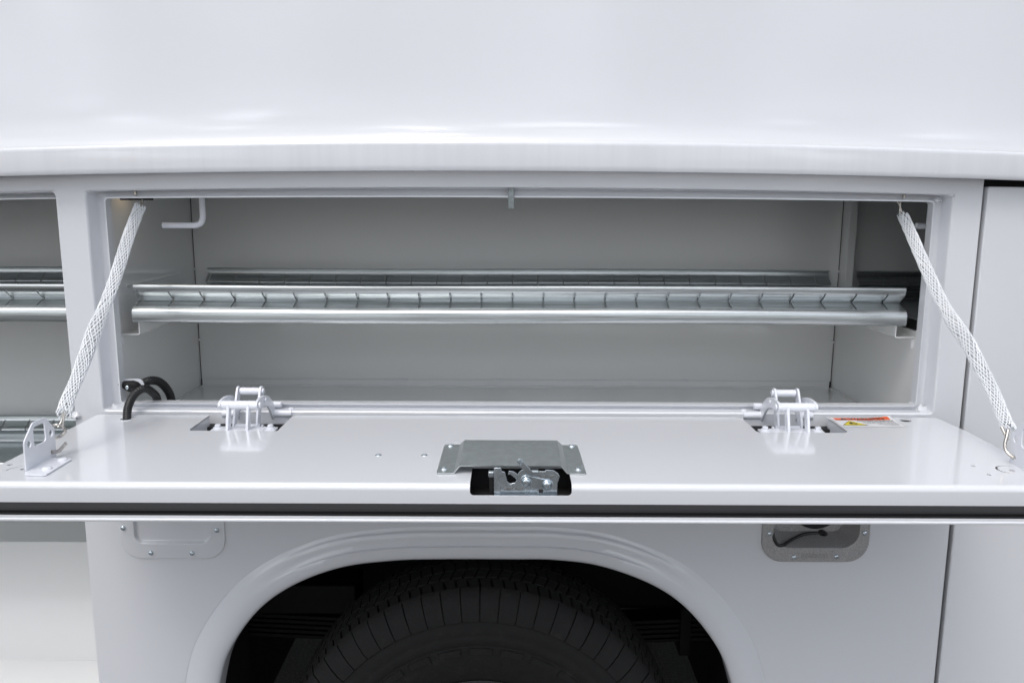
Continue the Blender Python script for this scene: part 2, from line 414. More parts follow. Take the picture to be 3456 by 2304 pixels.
# ------------------------------------------------------------------ interior of the centre compartment
XL, XR, YB, ZF, ZC = -.757, .778, .450, -.449, .030
def wall(name, pts, faces, m=WHITE_I, **k): return mk(name, pts, faces, m, T, wn=False, **k)
ZLEDGE = -.4327
b = MB(); b.add(*sheet([(XL, ZLEDGE), (XR, ZLEDGE), (XR, ZC), (XL, ZC)], pm=XZ(YB), th=.002))
b.build('back_wall', WHITE_I, T, wn=False)
b = MB(); b.add(*sheet([(XL+.004, ZF), (XR-.006, ZF), (XR-.006, ZLEDGE+.001), (XL+.004, ZLEDGE+.001)], pm=XZ(YB-.004), th=.002)); b.build('ledge_strip', WHITE_I, T, wn=False)
for x in (-.50, -.265, -.03, .215, .42):
    V, F = dome((x, YB-.0045, ZLEDGE+.001), (0, -1, 0), .012, .0015, 12)
    V = [(x+(p[0]-x)*1.3, p[1], ZLEDGE+.001+(p[2]-ZLEDGE-.001)*.22) for p in V]; mk('weld_bead', V, F, WELD, T, wn=False)
for sx, x, nx, nm in ((0, XL, 1, 'side_wall'), (1, XR, -1, 'side_wall')):
    hol = [] if sx == 0 else [rr(.055, .405, -.246, .012, .006, 3)]
    V, F = sheet([(.032, ZF-.004), (YB+.002, ZF-.004), (YB+.002, ZC), (.032, ZC)], hol, pm=(lambda u, v, x=x, nx=nx: ((x, u, v), (nx, 0, 0))), th=.002)
    mk(nm, V, F, WHITE_I, T, wn=False)
# folded stiffener around the pass-through, pressed ridge on the left wall
MB().box(XR-.0015, XR+.016, .4055, .4085, -.246, .012).build('opening_flange', WHITE_I, T, bevel=.0008)
V, F = tube(crm([(XL, .10, -.168), (XL, .22, -.168), (XL, .36, -.168)], 4), .004, 8); V = [(XL+(p[0]-XL)*.35, p[1], p[2]) for p in V]
mk('pressed_rib', V, F, WHITE_I, T, wn=False)
V, F = sheet([(XL-.002, .030), (XR+.002, .030), (XR+.002, YB+.002), (XL-.002, YB+.002)], pm=XY(ZF), th=.003); mk('compartment_floor', V, F, WHITE_I, T, wn=False)
MB().box(XL-.002, XR+.002, .030, YB+.002, ZC, ZC+.003).build('compartment_ceiling', WHITE_I, T, wn=False)
MB().box(XL, XR, .034, .037, ZF, -.386).build('sill_upstand', WHITE_I, T, wn=False)
MB().box(XL, XR, .034, .037, .004, ZC).build('header_upstand', WHITE_I, T, wn=False)
for x, nx in ((XL+.0006, 1), (XR-.0006, -1)):                 # corner seams with little welds
    b = MB(); b.add(*cyl((x+nx*.0006, YB-.001, ZF), (x+nx*.0006, YB-.001, ZC), .0006, 6)); b.build('corner_seam', CHASSIS, T, wn=False)
    for z in (-.165, -.335):
        V, F = dome((x+nx*.0015, YB-.0015, z), (nx, -1, 0), .006, .0018, 12); mk('weld_bead', [(p[0], p[1], z+(p[2]-z)*.5) for p in V], F, WHITE_I, T, wn=False)

V, F = tube([(XL+.004+i*.0305, YB-.006, ZF+.001) for i in range(51)], lambda i: .0022+.0010*sin(i*1.7)+.0006*sin(i*4.1), 6); mk('sealant_bead', V, F, WHITE_I, T, wn=False, ang=80)
for x in (XL+.003, XR-.003):
    V, F = tube([(x, .045+i*.0165, ZF+.001) for i in range(25)], lambda i: .0022+.0010*sin(i*2.1), 6); mk('sealant_bead', V, F, WHITE_I, T, wn=False, ang=80)
# shelf supports: folded angles welded to the side walls
def shelf_support(x, s, zt):
    b = MB(); pr = [(0, 0), (s*.0350, 0), (s*.0365, .0015), (s*.0365, .024), (s*.0385, .024), (s*.0385, .0005), (s*.036, -.002), (0, -.002)]
    V = [(x+p[0], y, zt+p[1]) for y in (.060, .420) for p in pr]; n = len(pr)
    F = [(i, (i+1) % n, (i+1) % n+n, i+n) for i in range(n)]+[tuple(range(n-1, -1, -1)), tuple(range(n, 2*n))]
    b.add(V, F); return b.build('shelf_support', WHITE_I, T, ang=40, wn=False)
SUP = -.2575
for x, s in ((XL, 1), (XR, -1)): shelf_support(x, s, SUP)
for x, s in ((XL, 1), (XR, -1)):
    V, F = dome((x, .068, SUP-.014), (s, 0, 0), .012, .003, 12); mk('weld_bead', [(p[0], p[1]*.45+.068*.55, p[2]) for p in V], F, WELD, T, wn=False)

# hooks, striker, lamp
b = MB(); b.add(*tube(crm([(-.5985, .10, .028), (-.5985, .10, -.020), (-.5990, .10, -.036), (-.6030, .10, -.0462), (-.6130, .10, -.0508), (-.630, .10, -.0512), (-.6770, .10, -.0512)], 6), .0058, 18))
b.build('hook_rod', WHITE_H, T, wn=False)
b = MB(); b.add(*tube([(.7815, .10, -.0466), (.8050, .10, -.0466)], .0058, 18)); b.add(*tube([(.8050, .10, -.0466), (.812, .10, -.046), (.815, .10, -.036), (.815, .10, .03)], .0058, 14)); b.build('hook_rod', WHITE_H, T, wn=False)
b = MB(); b.box(-.0082, .0030, .0180, .0240, -.0160, .0330); b.build('door_striker', GALV_D, T, bevel=.0012)
for x in (-.6925, .7185):
    MB().box(x-.0018, x+.0018, .0250, .0300, .0055, .0190).build('locating_pin', STEEL, T, bevel=.0005)
V, F = lathe_x([(0, .0001), (0, .030), (.004, .0335), (.009, .034), (.012, .030)], (0, 0), 28)
mk('lamp_bezel', [(-.728+x, .105+z, .028-y*1.0) for x, y, z in V], F, PLASTIC, T, wn=False)
V, F = lathe_x([(0.0125, .0001), (.0118, .027)], (0, 0), 24); mk('lamp_lens', [(-.728+x, .105+z, .029-y) for x, y, z in V], F, LAMP, T, wn=False)
MB().box(-.735, -.672, .052, .057, -.0035, .0120).build('lamp_housing', PLASTIC, T, bevel=.002)

# ------------------------------------------------------------------ neighbouring compartments
# left: tall open one
V, F = sheet([(-2.3, -.87), (-.80, -.87), (-.80, .03), (-2.3, .03)], pm=XZ(YB), th=.002); mk('back_wall', V, F, WHITE_I, T, wn=False)
MB().box(-.803, -.800, .003, YB, -1.25, .03).build('side_wall', WHITE_I, T, wn=False)
MB().box(-2.3, -.80, .03, YB, .030, .033).build('compartment_ceiling', WHITE_I, T, wn=False)
lf = [(.449, -.8017), (.3315, -.8017), (.3300, -.8035), (.3300, -1.1060), (.3260, -1.1080), (.0030, -1.1120), (.0025, -1.25)]
V, F = extr(lf, [-2.3, -1.6, -1.2, -.8]); mk('compartment_floor', V, F, WHITE_I, T, ang=30, wn=False)
lh = [(0, .0260), (0, .0250), (.0015, .0232), (.004, .0228), (.026, .0200), (.0295, .0180), (.0305, .0150), (.0305, .0100), (.0290, .0090), (.0190, .0090), (.0188, .0062), (.040, .0062)]
V, F = extr(lh, [-2.3, -1.7, -1.3, -1.1, -.95, -.8255], lambda x, i: -(.0174 if i < 5 else .0110)*fb(x)); mk('door_frame', V, F, WHITE, T, ang=50)
MB().box(-.8275, -.8150, .0180, .0205, .0000, .0080).build('frame_tab', WHITE_H, T, bevel=.001)
# right: closed one seen through the pass-through, and its outer door
V, F = sheet([(.780, -.90), (2.3, -.90), (2.3, .03), (.780, .03)], pm=XZ(YB), th=.002); mk('back_wall', V, F, WHITE_I, T, wn=False)
MB().box(.780, 2.3, .03, YB, .030, .033).build('compartment_ceiling', WHITE_I, T, wn=False)
MB().box(.780, 2.3, .03, YB, -.90, -.897).build('compartment_floor', WHITE_I, T, wn=False)
V, F = sheet(rr(.8535, 2.3, -1.25, .0270, .004, 3), ub=(1.1, 1.4, 1.8), pm=lambda u, v: ((u, -.0060, v-.010*max(0, u-.85)), (0, -1, 0)), th=.022)
o = mk('side_door', V, F, WHITE, T, bevel=.003, seg=3)
MB().box(.8470, 2.3, .0175, .0250, -1.25, .0600).build('door_seal', RUBBER, T, wn=False)
# underside, wheel housing and a far body side lowered for shade keep light out
b = MB(); b.box(-2.3, 2.3, .455, 2.25, -.52, .05).box(-2.3, 2.3, 2.25, 2.28, -1.35, .05).box(-2.31, -2.3, .0, 2.28, -1.2, .1).box(2.3, 2.31, .0, 2.28, -1.2, .1)
b.build('truck_bed', CHASSIS, T, wn=False)
b = MB(); b.box(-.68, .54, .010, .46, -.672, -.665).box(-.690, -.680, .010, .46, -1.25, -.665).box(.545, .555, .055, .46, -1.25, -.665).box(-.68, .54, .452, .460, -.80, -.665).box(-2.3, -.69, .455, .465, -1.20, -.50).box(.68, 2.3, .455, .465, -1.20, -.50)
b.build('wheel_housing', HOLE, T, wn=False)
for x in (-.715, .560): MB().box(x, x+.008, .03, 2.1, -1.42, -.66).build('underbody_screen', RUBBER, T, wn=False)  # added full-depth screens that darken the ground under the truck

# ------------------------------------------------------------------ galvanised shelves (loose trays with slotted rails)
front = [(.150, -.2120), (.100, -.2120), (.0930, -.2115), (.0900, -.2085), (.0890, -.2020), (.0890, -.2010)]
railp = [(.0700, -.1640), (.0665, -.1625), (.0635, -.1632), (.0620, -.1655),          # rolled top
         (.0622, -.1695), (.0630, -.1745), (.0655, -.1785),                            # upper web
         (.0800, -.1890), (.0838, -.1920), (.0842, -.1938), (.0830, -.1952),           # groove
         (.0660, -.2018), (.0590, -.2045), (.0545, -.2075),                                             # ledge
         (.0512, -.2110), (.0500, -.2140), (.0498, -.2290), (.0510, -.2322), (.0540, -.2340), (.0800, -.2345)]
def make_shelf(x0, x1, label, pitch=.0600, first=.0, floor=True, far=False):
    r = empty('shelf', ((x0+x1)/2, .24, Z0-.2345), label, 'shelf', 'galvanised shelf trays inside the compartments')
    xs = []; flag = []; hw = .0016
    n = int((x1-x0-.02)/pitch)+1
    cs_ = [x0+first+i*pitch for i in range(n) if x0+first+i*pitch < x1-.01]
    xs = [x0]
    for c in cs_: xs += [c-hw, c+hw]
    xs.append(x1)
    for mir in (0, 1):
        pr = railp if not mir else [(.480-y, z+.003) for y, z in railp]
        # full height web on the front; same section mirrored at the rear
        f = lambda i, k: (k % 2 == 1) and 5 <= i <= 11
        V, F = extr(pr, xs, lambda x, i: .0012*sin(x*5), cutf=f)
        if mir: F = [tuple(reversed(q)) for q in F]; mid = (x0+x1)/2; V = [(mid+(v[0]-mid)*.981, v[1], v[2]) for v in V]
        V = [(v[0]-(x0+x1)/2, v[1]-.24, v[2]+.2345) for v in V]
        o = mk('slotted_rail', V, F, GALV, r, ang=180, wn=False, z0=False)
        s = o.modifiers.new('gauge', 'SOLIDIFY'); s.thickness = .0014; s.offset = 1 if not mir else 1
        s.offset = 0
        e = o.modifiers.new('edges', 'EDGE_SPLIT'); e.split_angle = radians(50); e.use_edge_sharp = False
    MB().box(-(x1-x0)/2+.002, (x1-x0)/2-.002, -.158, .158, .0030, .0045).build('tray_floor', GALV_P, r, wn=False, z0=False)
    return r
sh = make_shelf(-.7265, .7545, 'long galvanised shelf tray spanning the open centre compartment', first=.0070)
sh2 = make_shelf(-1.56, -.812, 'upper galvanised shelf tray in the open compartment at the left edge', first=.0480)
def copy_tree(o, dz=0, parent=None):
    c = o.copy(); COL.objects.link(c); c.parent = parent
    for ch in [q for q in bpy.data.objects if q.parent == o]:
        copy_tree(ch, 0, c)
    if dz: c.location.z += dz
    return c
sh3 = copy_tree(sh2, -.357); sh3['label'] = 'lower galvanised shelf tray behind the left strap bracket'
sh3.location.x -= .012
sh4 = make_shelf(.800, 1.56, 'dark shelf tray seen through the gap at the right end of the centre compartment', first=.0550)
MB().box(-.840, -.803, .060, .42, -.2595, -.2575).build('shelf_support', WHITE_I, T, wn=False)
MB().box(-.840, -.803, .060, .42, -.2595-.357, -.2575-.357).build('shelf_support', WHITE_I, T, wn=False)
MB().box(.783, .820, .060, .42, -.2595, -.2575).build('shelf_support', WHITE_I, T, wn=False)

# ------------------------------------------------------------------ folded-down door
DZ = -.398; YF = -.3900; RB = .009
DX0, DX1 = -.7740, .7980
sA = YF+RB                                    # parameter v: y until bend starts, then arc, then down
def doorpm(u, v):
    # v decreasing = towards the camera
    crown_y = 0
    if v >= sA: return (u, v, DZ), (0, 0, 1)
    a = (sA-v)/RB
    if a <= pi/2: return (u, sA-RB*sin(a), DZ-RB+RB*cos(a)), (0, -sin(a), cos(a))
    return (u, YF, DZ-RB-(sA-v-RB*pi/2)), (0, -1, 0)
vend = sA-RB*pi/2-(.4268-.398-RB)
yb = -.0150
n1 = [(-.5640, yb+.001), (-.5640, -.030), (-.5640, -.112), (-.5600, -.1195), (-.4800, -.1200), (-.4095, -.1200), (-.4085, -.114), (-.4085, -.028), (-.4030, -.0190), (-.4020, yb+.001)]
n2 = [(.4225, yb+.001), (.4235, -.0190), (.4290, -.028), (.4290, -.108), (.4330, -.1165), (.58, -.1175), (.5880, -.112), (.5895, -.108), (.5895, -.030), (.5880, yb+.001)]
def yskew(u): return -.0 if u < 0 else .004
outer = [(DX0, vend), (DX1, vend), (DX1+.003, -.10), (DX1-.003, -.020), (DX1-.008, yb)] + [(a, b-.001) for a, b in reversed(n2)] + [(a, b-.001) for a, b in reversed(n1)] + [(DX0+.006, yb), (DX0, -.020)]
vh = lambda z: sA-RB*pi/2-(-(z)-.398-RB)      # height z on the front face -> v
lh_ = rr(-.0590, .0858, vh(-.4143), -.3120, (.006, .002, .002, .006), 6)
def arcslot(cx, cy, r, a0, a1, w, n=16):
    o_ = [(cx+(r+w)*cos(radians(a0+(a1-a0)*i/n)), cy+(r+w)*sin(radians(a0+(a1-a0)*i/n))) for i in range(n+1)]
    i_ = [(cx+r*cos(radians(a1+(a0-a1)*i/n)), cy+r*sin(radians(a1+(a0-a1)*i/n))) for i in range(n+1)]
    return o_+i_
holes = [densify(lh_, .02), circ(-.7058, -.0480, .0095, 24), circ(.7270, -.0345, .0100, 24),
         circ(.7065, -.2968, .0035), circ(.7074, -.3376, .0035), circ(.7540, -.3175, .0040), circ(-.7280, -.3300, .0042), circ(-.7600, -.3100, .0040),
         arcslot(.7540, -.3150, .0180, 60, 235, .0028), arcslot(-.7280, -.3350, .0200, 75, 185, .0022)]
vb = [sA-RB*pi/2*i/8 for i in range(0, 9)]
V, F = sheet(outer, holes, vb=vb+[-.2], ub=[-.6, -.3, 0, .3, .6], pm=doorpm, th=.0020)
D = mk('drop_door', V, F, WHITE, T, ang=50)
D['label'] = 'fold-down compartment door lying open and level'
# cheeks of the hinge notches, sides, inner cavity, outer skin and seal
b = MB()
for (xa, sgn) in ((-.5640, 1), (-.4085, -1), (.4290, 1), (.5895, -1)):
    b = MB(); b.box(xa-(.0018 if sgn > 0 else 0), xa+(0 if sgn > 0 else .0018), -.115, -.020, -.4330, DZ-.0005); b.build('notch_cheek', WHITE, D, wn=False)
for (xa, xb, yy) in ((-.5600, -.4105, -.1203), (.4330, .5880, -.1178)): b = MB(); b.box(xa, xb, yy-.0018, yy, -.4330, DZ-.0022); b.build('notch_cheek', WHITE, D, wn=False)
b = MB(); b.box(DX0, DX0+.002, YF+.006, -.022, -.4330, DZ-.0024); b.build('side_return', WHITE, D, wn=False)
b = MB(); b.box(DX1-.003, DX1-.001, YF+.006, -.100, -.4330, DZ-.0024); b.build('side_return', WHITE, D, wn=False)
sk = [(DX0-.022, -.4290), (DX1+.022, -.4290), (DX1+.020, -.004), (DX0-.020, -.004)]
V, F = sheet(sk, ub=(-.6, -.3, 0, .3, .6), pm=XY(-.4348), th=.0048); mk('outer_skin', V, F, WHITE, D, bevel=.0018, seg=3)
b = MB(); b.box(-.090, .120, -.3860, -.300, -.4346, -.4335).box(-.090, -.088, -.386, -.300, -.4335, -.402).box(.118, .120, -.386, -.300, -.4335, -.402).box(-.09, .12, -.302, -.300, -.4335, -.402)
b.build('latch_pocket', HOLE, D, wn=False)
# D-section rubber seal around the pan
sp = [(YF-.0004, -.4264), (YF-.0200, -.4264), (YF-.0240, -.4268), (YF-.0262, -.4278), (YF-.0262, -.4285), (YF-.0235, -.4300), (YF-.0235, -.4315), (YF-.0262, -.4325), (YF-.0268, -.4348), (YF-.0268, -.4350)]
V, F = extr(sp, [DX0-.018, -.5, -.2, 0, .2, .5, DX1+.018]); mk('rubber_seal', V, F, RUBBER, D, ang=40, wn=False)
b = MB(); b.box(DX0-.018, DX0-.001, YF-.02, -.02, -.4346, -.4250).box(DX1+.004, DX1+.018, YF-.02, -.02, -.4346, -.4250).box(-.70, .72, -.034, -.006, -.4346, -.4170); b.build('rubber_seal', RUBBER, D, bevel=.002)
for (x, y) in ((-.2105, -.2560), (-.1378, -.2555)):
    V, F = dome((x, y, DZ), (0, 0, 1), .0052, .0016, 18, 1); mk('rivet', V, F, ZINC, D, wn=False)
V, F = lathe_x([(0, .0095), (.0008, .0102), (.0008, .0106), (-.0008, .0108)], (0, 0), 28)
for (x, y) in ((-.7058, -.0480),): mk('grommet_ring', [(x+p[0], y+p[2], DZ+.0002+p[1]) for p in V], F, WHITE_H, D, wn=False)

V, F = cyl((.7270, -.0345, DZ-.0050), (.7270, -.0345, DZ-.0021), .0112, 24); mk('hole_shade_disc', V, F, HOLE, D, wn=False)  # dark disc added below the hole, its colour stands in for shade
# ------------------------------------------------------------------ latch cover plate
cz = [(-.1105, 0), (-.0868, 0), (-.0850, .0003), (-.0775, .0095), (-.0755, .0105), (.0725, .0105), (.0745, .0095), (.0830, .0003), (.0850, 0), (.1100, 0)]
def covpm(u, v):
    for (a, za), (b_, zb) in zip(cz[:-1], cz[1:]):
        if a <= u <= b_+1e-9:
            t = (u-a)/(b_-a); n = Vector((-(zb-za), 0, b_-a)).normalized(); return (u, v, DZ+.0022+za+(zb-za)*t), n
    return (u, v, DZ+.0022), (0, 0, 1)
ol = [(-.1105, -.3440), (-.1075, -.3470), (-.0868, -.3455), (-.0755, -.3430), (.0725, -.3430), (.0850, -.3455), (.1075, -.3470), (.1100, -.3440),
      (.1080, -.2080), (.1060, -.2040), (.0850, -.2040), (.0725, -.2130), (-.0755, -.2130), (-.0850, -.2040), (-.1080, -.2040), (-.1100, -.2090)]
V, F = sheet(ol, ub=[c[0] for c in cz[1:-1]], pm=covpm, th=.0016)
LC = mk('latch_cover', V, F, GALV_P, T, ang=12)
for (x, y) in ((-.1010, -.3290), (-.1000, -.2120), (.0985, -.2110), (.1000, -.3280)):
    V, F = dome((x, y, DZ+.0022), (0, 0, 1), .0052, .0026, 18, 1); mk('rivet', V, F, ZINC, LC, wn=False)
# ------------------------------------------------------------------ rotary latch
def plate(pts, holes, Y, th, name, m, parent, bev=.0005, ny=-1):
    V, F = sheet(pts, holes, pm=XZ(Y, ny), th=th); return mk(name, V, F, m, parent, bevel=bev)
LT = plate([(-.0245, -.3800), (-.0225, -.3782), (-.0150, -.3790), (-.0138, -.3840), (-.0095, -.3850), (-.0080, -.3905), (-.0062, -.3990), (-.0020, -.4025), (.0050, -.4010), (.0085, -.3960), (.0088, -.3900), (.0105, -.3855),
            (.0150, -.3815), (.0250, -.3820), (.0262, -.3860), (.0380, -.3858), (.0395, -.3838), (.0480, -.3838), (.0490, -.3815), (.0600, -.3822), (.0668, -.3868), (.0690, -.3915), (.0660, -.4020), (.0660, -.4300), (-.0135, -.4300), (-.0140, -.4190), (-.0245, -.4190)],
           [], -.3790, .0016, 'latch', ZINC, T)
LT.location.z = .0022
LT['label'] = 'zinc plated rotary latch with a pull tab'
plate([(-.0250, -.3778), (-.0190, -.3778), (-.0160, -.3830), (-.0150, -.4300), (-.0250, -.4300)], [], -.3825, .0016, 'side_flange', ZINC, LT)
plate([(-.0040, -.3850), (.0030, -.3860), (.0120, -.3920), (.0125, -.3980), (.0090, -.4015), (.0050, -.3960), (-.0020, -.3900), (-.0055, -.3915)], [], -.3740, .0018, 'latch_rotor', ZINC, LT)
lk = [(.0213+.0088*cos(radians(a)), -.3980+.0088*sin(radians(a))) for a in range(82, 262, 12)]+[(.0520+.0082*cos(radians(a)), -.4045+.0082*sin(radians(a))) for a in range(-98, 84, 12)]
plate(lk, [], -.3812, .0014, 'link_plate', ZINC, LT, .0006)
for x, z in ((.0215, -.3988), (.0508, -.4030)):
    V, F = dome((x, -.3824, z), (0, -1, 0), .0058, .0030, 20); mk('pivot_rivet', V, F, ZINC, LT, wn=False)
    V, F = lathe_x([(0, .0059), (-.0006, .0064), (0, .0070)], (0, 0), 22); mk('washer', [(x+p[0], -.3824+p[1], z+p[2]) for p in V], F, ZINC, LT, wn=False)
# pull tab leaning up and back over the cover plate
tabp = [(.0075, -.3680), (.0088, -.3652), (.0115, -.3640), (.0145, -.3650), (.0165, -.3678), (.0292, -.3815), (.0292, -.3850), (.0215, -.3850), (.0170, -.3805), (.0105, -.3728)]
plate(tabp, [], -.3838, .0016, 'latch_lever', ZINC, LT)
MB().box(.0290, .0385, -.3835, -.3745, -.3862, -.3822).build('lever_foot', ZINC, LT, bevel=.0008)
MB().box(-.0330, -.0252, -.3800, -.3700, -.3930, -.3850).build('release_block', ZINC, LT, bevel=.0010)
MB().box(-.0320, -.0252, -.3760, -.3680, -.4250, -.3960).build('release_block', CHASSIS, LT, bevel=.0010)
b = MB(); b.box(.0370, .0390, -.3815, -.3808, -.4190, -.4092).box(.0455, .0470, -.3815, -.3808, -.4190, -.4092).box(-.0090, .0360, -.3815, -.3808, -.4135, -.4128); b.build('cover_rib', ZINC, LT, wn=False)
MB().box(.0392, .0452, -.3813, -.3808, -.4150, -.4098).build('cover_window', BLACKP, LT, wn=False)
def facetext(body, size, x, z, Y, name, m, parent, sx=1., bold=0., th=.0003, align='LEFT', rot=0., spacing=1.):
    c_, s_ = cos(rot), sin(rot)
    V, F = place(text(body, size, sx, bold, th, align, spacing), lambda a, b_, c: (x+a*c_-b_*s_, Y-c, z+a*s_+b_*c_))
    return mk(name, V, F, m, parent, wn=False)
facetext('EBERHARD', .0042, -.0100, -.4117, -.3807, 'lettering', STEEL, LT, 1.15, .00015, spacing=1.15)
facetext('PATENTED', .0036, .0372, -.3924, -.3807, 'lettering', STEEL, LT, 1.2, .00012, spacing=1.15)
facetext('E', .0045, .0112, -.3703, -.3857, 'lettering', ZINC, LT, 1., .0002, rot=-.35)
V, F = lathe_x([(0, .0028), (-.0005, .0031), (0, .0034)], (0, 0), 20); mk('stamped_ring', [(.0122+p[0], -.3855+p[1], -.3688+p[2]) for p in V], F, ZINC, LT, wn=False)

# ------------------------------------------------------------------ warning sticker on the door
sx0, sx1, sy0, sy1 = .5925, .7055, -.0800, -.0185
def curl(u, v):                               # u right, v up the sticker 0..1; corner by the hinge edge lifts
    x = sx0+(sx1-sx0)*u; y = sy0+(sy1-sy0)*v
    k = max(0, (u-.62)/.38)*max(0, (v-.55)/.45)
    return x, y+.002*k, DZ+.0006+.0040*k**1.1
def stk(uv, dz, name, m, parent, n=10):
    us = [p[0] for p in uv]
    V, F = sheet(uv, vb=[.1*i for i in range(1, 10)], ub=[.1*i for i in range(1, 10)], pm=lambda u, v: ((lambda p: (p[0], p[1], p[2]+dz))(curl(u, v)), (0, 0, 1)))
    return mk(name, V, F, m, parent, wn=False, ang=60)
WS = stk(rr(0, 1, 0, 1, .04, 4), 0, 'warning_sticker', STICK, T)
stk([(.045, .70), (.945, .70), (.945, .955), (.045, .955)], .0002, 'orange_band', ORANGE, WS)
def tri(cx, y0, y1, hw, r=.02): return [(cx-hw, y0+.02), (cx-hw+.02, y0), (cx+hw-.02, y0), (cx+hw, y0+.02), (cx+.014, y1-.01), (cx, y1), (cx-.014, y1-.01)]
stk([(.125, .735), (.265, .735), (.20, .925), (.19, .925)], .0004, 'alert_triangle', BLACKP, WS)
stk([(.188, .79), (.202, .79), (.204, .875), (.186, .875)], .0006, 'alert_mark', ORANGE, WS)
stk(tri(.245, .13, .615, .205), .0002, 'hazard_triangle', BLACKP, WS)
stk(tri(.245, .155, .580, .180), .0004, 'hazard_field', YELLOW, WS)
fl = [(.20, .23), (.29, .23), (.315, .29), (.30, .36), (.285, .33), (.275, .45), (.255, .40), (.24, .51), (.222, .42), (.205, .45), (.20, .36), (.185, .39), (.18, .29)]
stk(fl, .0006, 'flame_symbol', BLACKP, WS)
stk([(.225, .25), (.265, .25), (.262, .31), (.245, .36), (.228, .31)], .0008, 'flame_heart', YELLOW, WS)
def stext(body, size, u, v, name, m, sx=1, bold=0, align='LEFT', dz=.0004):
    W, H = sx1-sx0, sy1-sy0
    V, F = place(text(body, size, sx, bold, 0, align), lambda a, b_, c: (lambda p: (p[0], p[1], p[2]+dz))(curl(u+a/W, v+b_/H)))
    return mk(name, V, F, m, WS, wn=False)
stext('WARNING', .0180, .285, .738, 'lettering', BLACKP, .74, .0004)
for i, (s_, bo) in enumerate((('Flammable or Explosive', .00022), ('Do not transport flammable', 0), ('or explosive liquids, gases or', 0), ('materials. Vapors may cause', 0), ('severe burns, fire', 0), ('or explosion.', 0))):
    stext(s_, .0064 if i == 0 else .0056, .965, .60-.092*i, 'lettering', BLACKP, 1.08 if i == 0 else .93, bo, 'RIGHT')

# ------------------------------------------------------------------ strap brackets on the door
def make_bracket(px, s, label):
    r = bpy.data.objects.new('strap_bracket', None); COL.objects.link(r); r.parent = T; r.empty_display_size = .03
    r['label'] = label
    pl = [(-.3440, -.3985), (-.3485, -.3940), (-.3470, -.3540), (-.3455, -.3500), (-.3235, -.3305), (-.3200, -.3288), (-.2910, -.3288), (-.2885, -.3300), (-.2675, -.3515), (-.2665, -.3545), (-.2680, -.3985)]
    hs = [rr(-.3225, -.2915, -.3655, -.3365, .005, 5), circ(-.3348, -.3580, .0052), circ(-.2772, -.3580, .0052), circ(-.2785, -.3874, .0036)]
    V, F = sheet(pl, hs, pm=lambda u, v: ((px-s*.0006*0, u, v), (s, 0, 0)), th=.0026)
    mk('bracket_plate', V, F, WHITE_H, r, bevel=.0007)
    base = rr(-.3640+.016, -.2740, 0, .0385, .004, 4)
    base = [(-.3500, 0), (-.3600, .006), (-.3620, .012), (-.3640, .034), (-.3610, .038), (-.2890, .0365), (-.2850, .033), (-.2820, .004), (-.2800, 0)]
    V, F = sheet([(px-s*.002+s*b_, a) for a, b_ in base], pm=XY(DZ+.0030), th=.0026)
    mk('bracket_foot', V, F, WHITE_H, r, bevel=.0008)
    for y in (-.3375, -.2955):
        V, F = dome((px+s*.0240, y, DZ+.0030), (0, 0, 1), .0075, .0036, 18); mk('bolt_head', V, F, WHITE_H, r, wn=False)
    V, F = dome((px+s*.0001, -.3325, -.3890), (s, 0, 0), .0026, .0008, 12); mk('rivet', V, F, WHITE_H, r, wn=False)
    return r
BL = make_bracket(-.7120, 1, 'left folded bracket of the door strap')
BR = make_bracket(.7750, 1, 'right folded bracket of the door strap, cut by the frame edge')
for ch in [q for q in bpy.data.objects if q.parent == BR]:        # the right one sits a little farther back
    ch.location.y += -.011

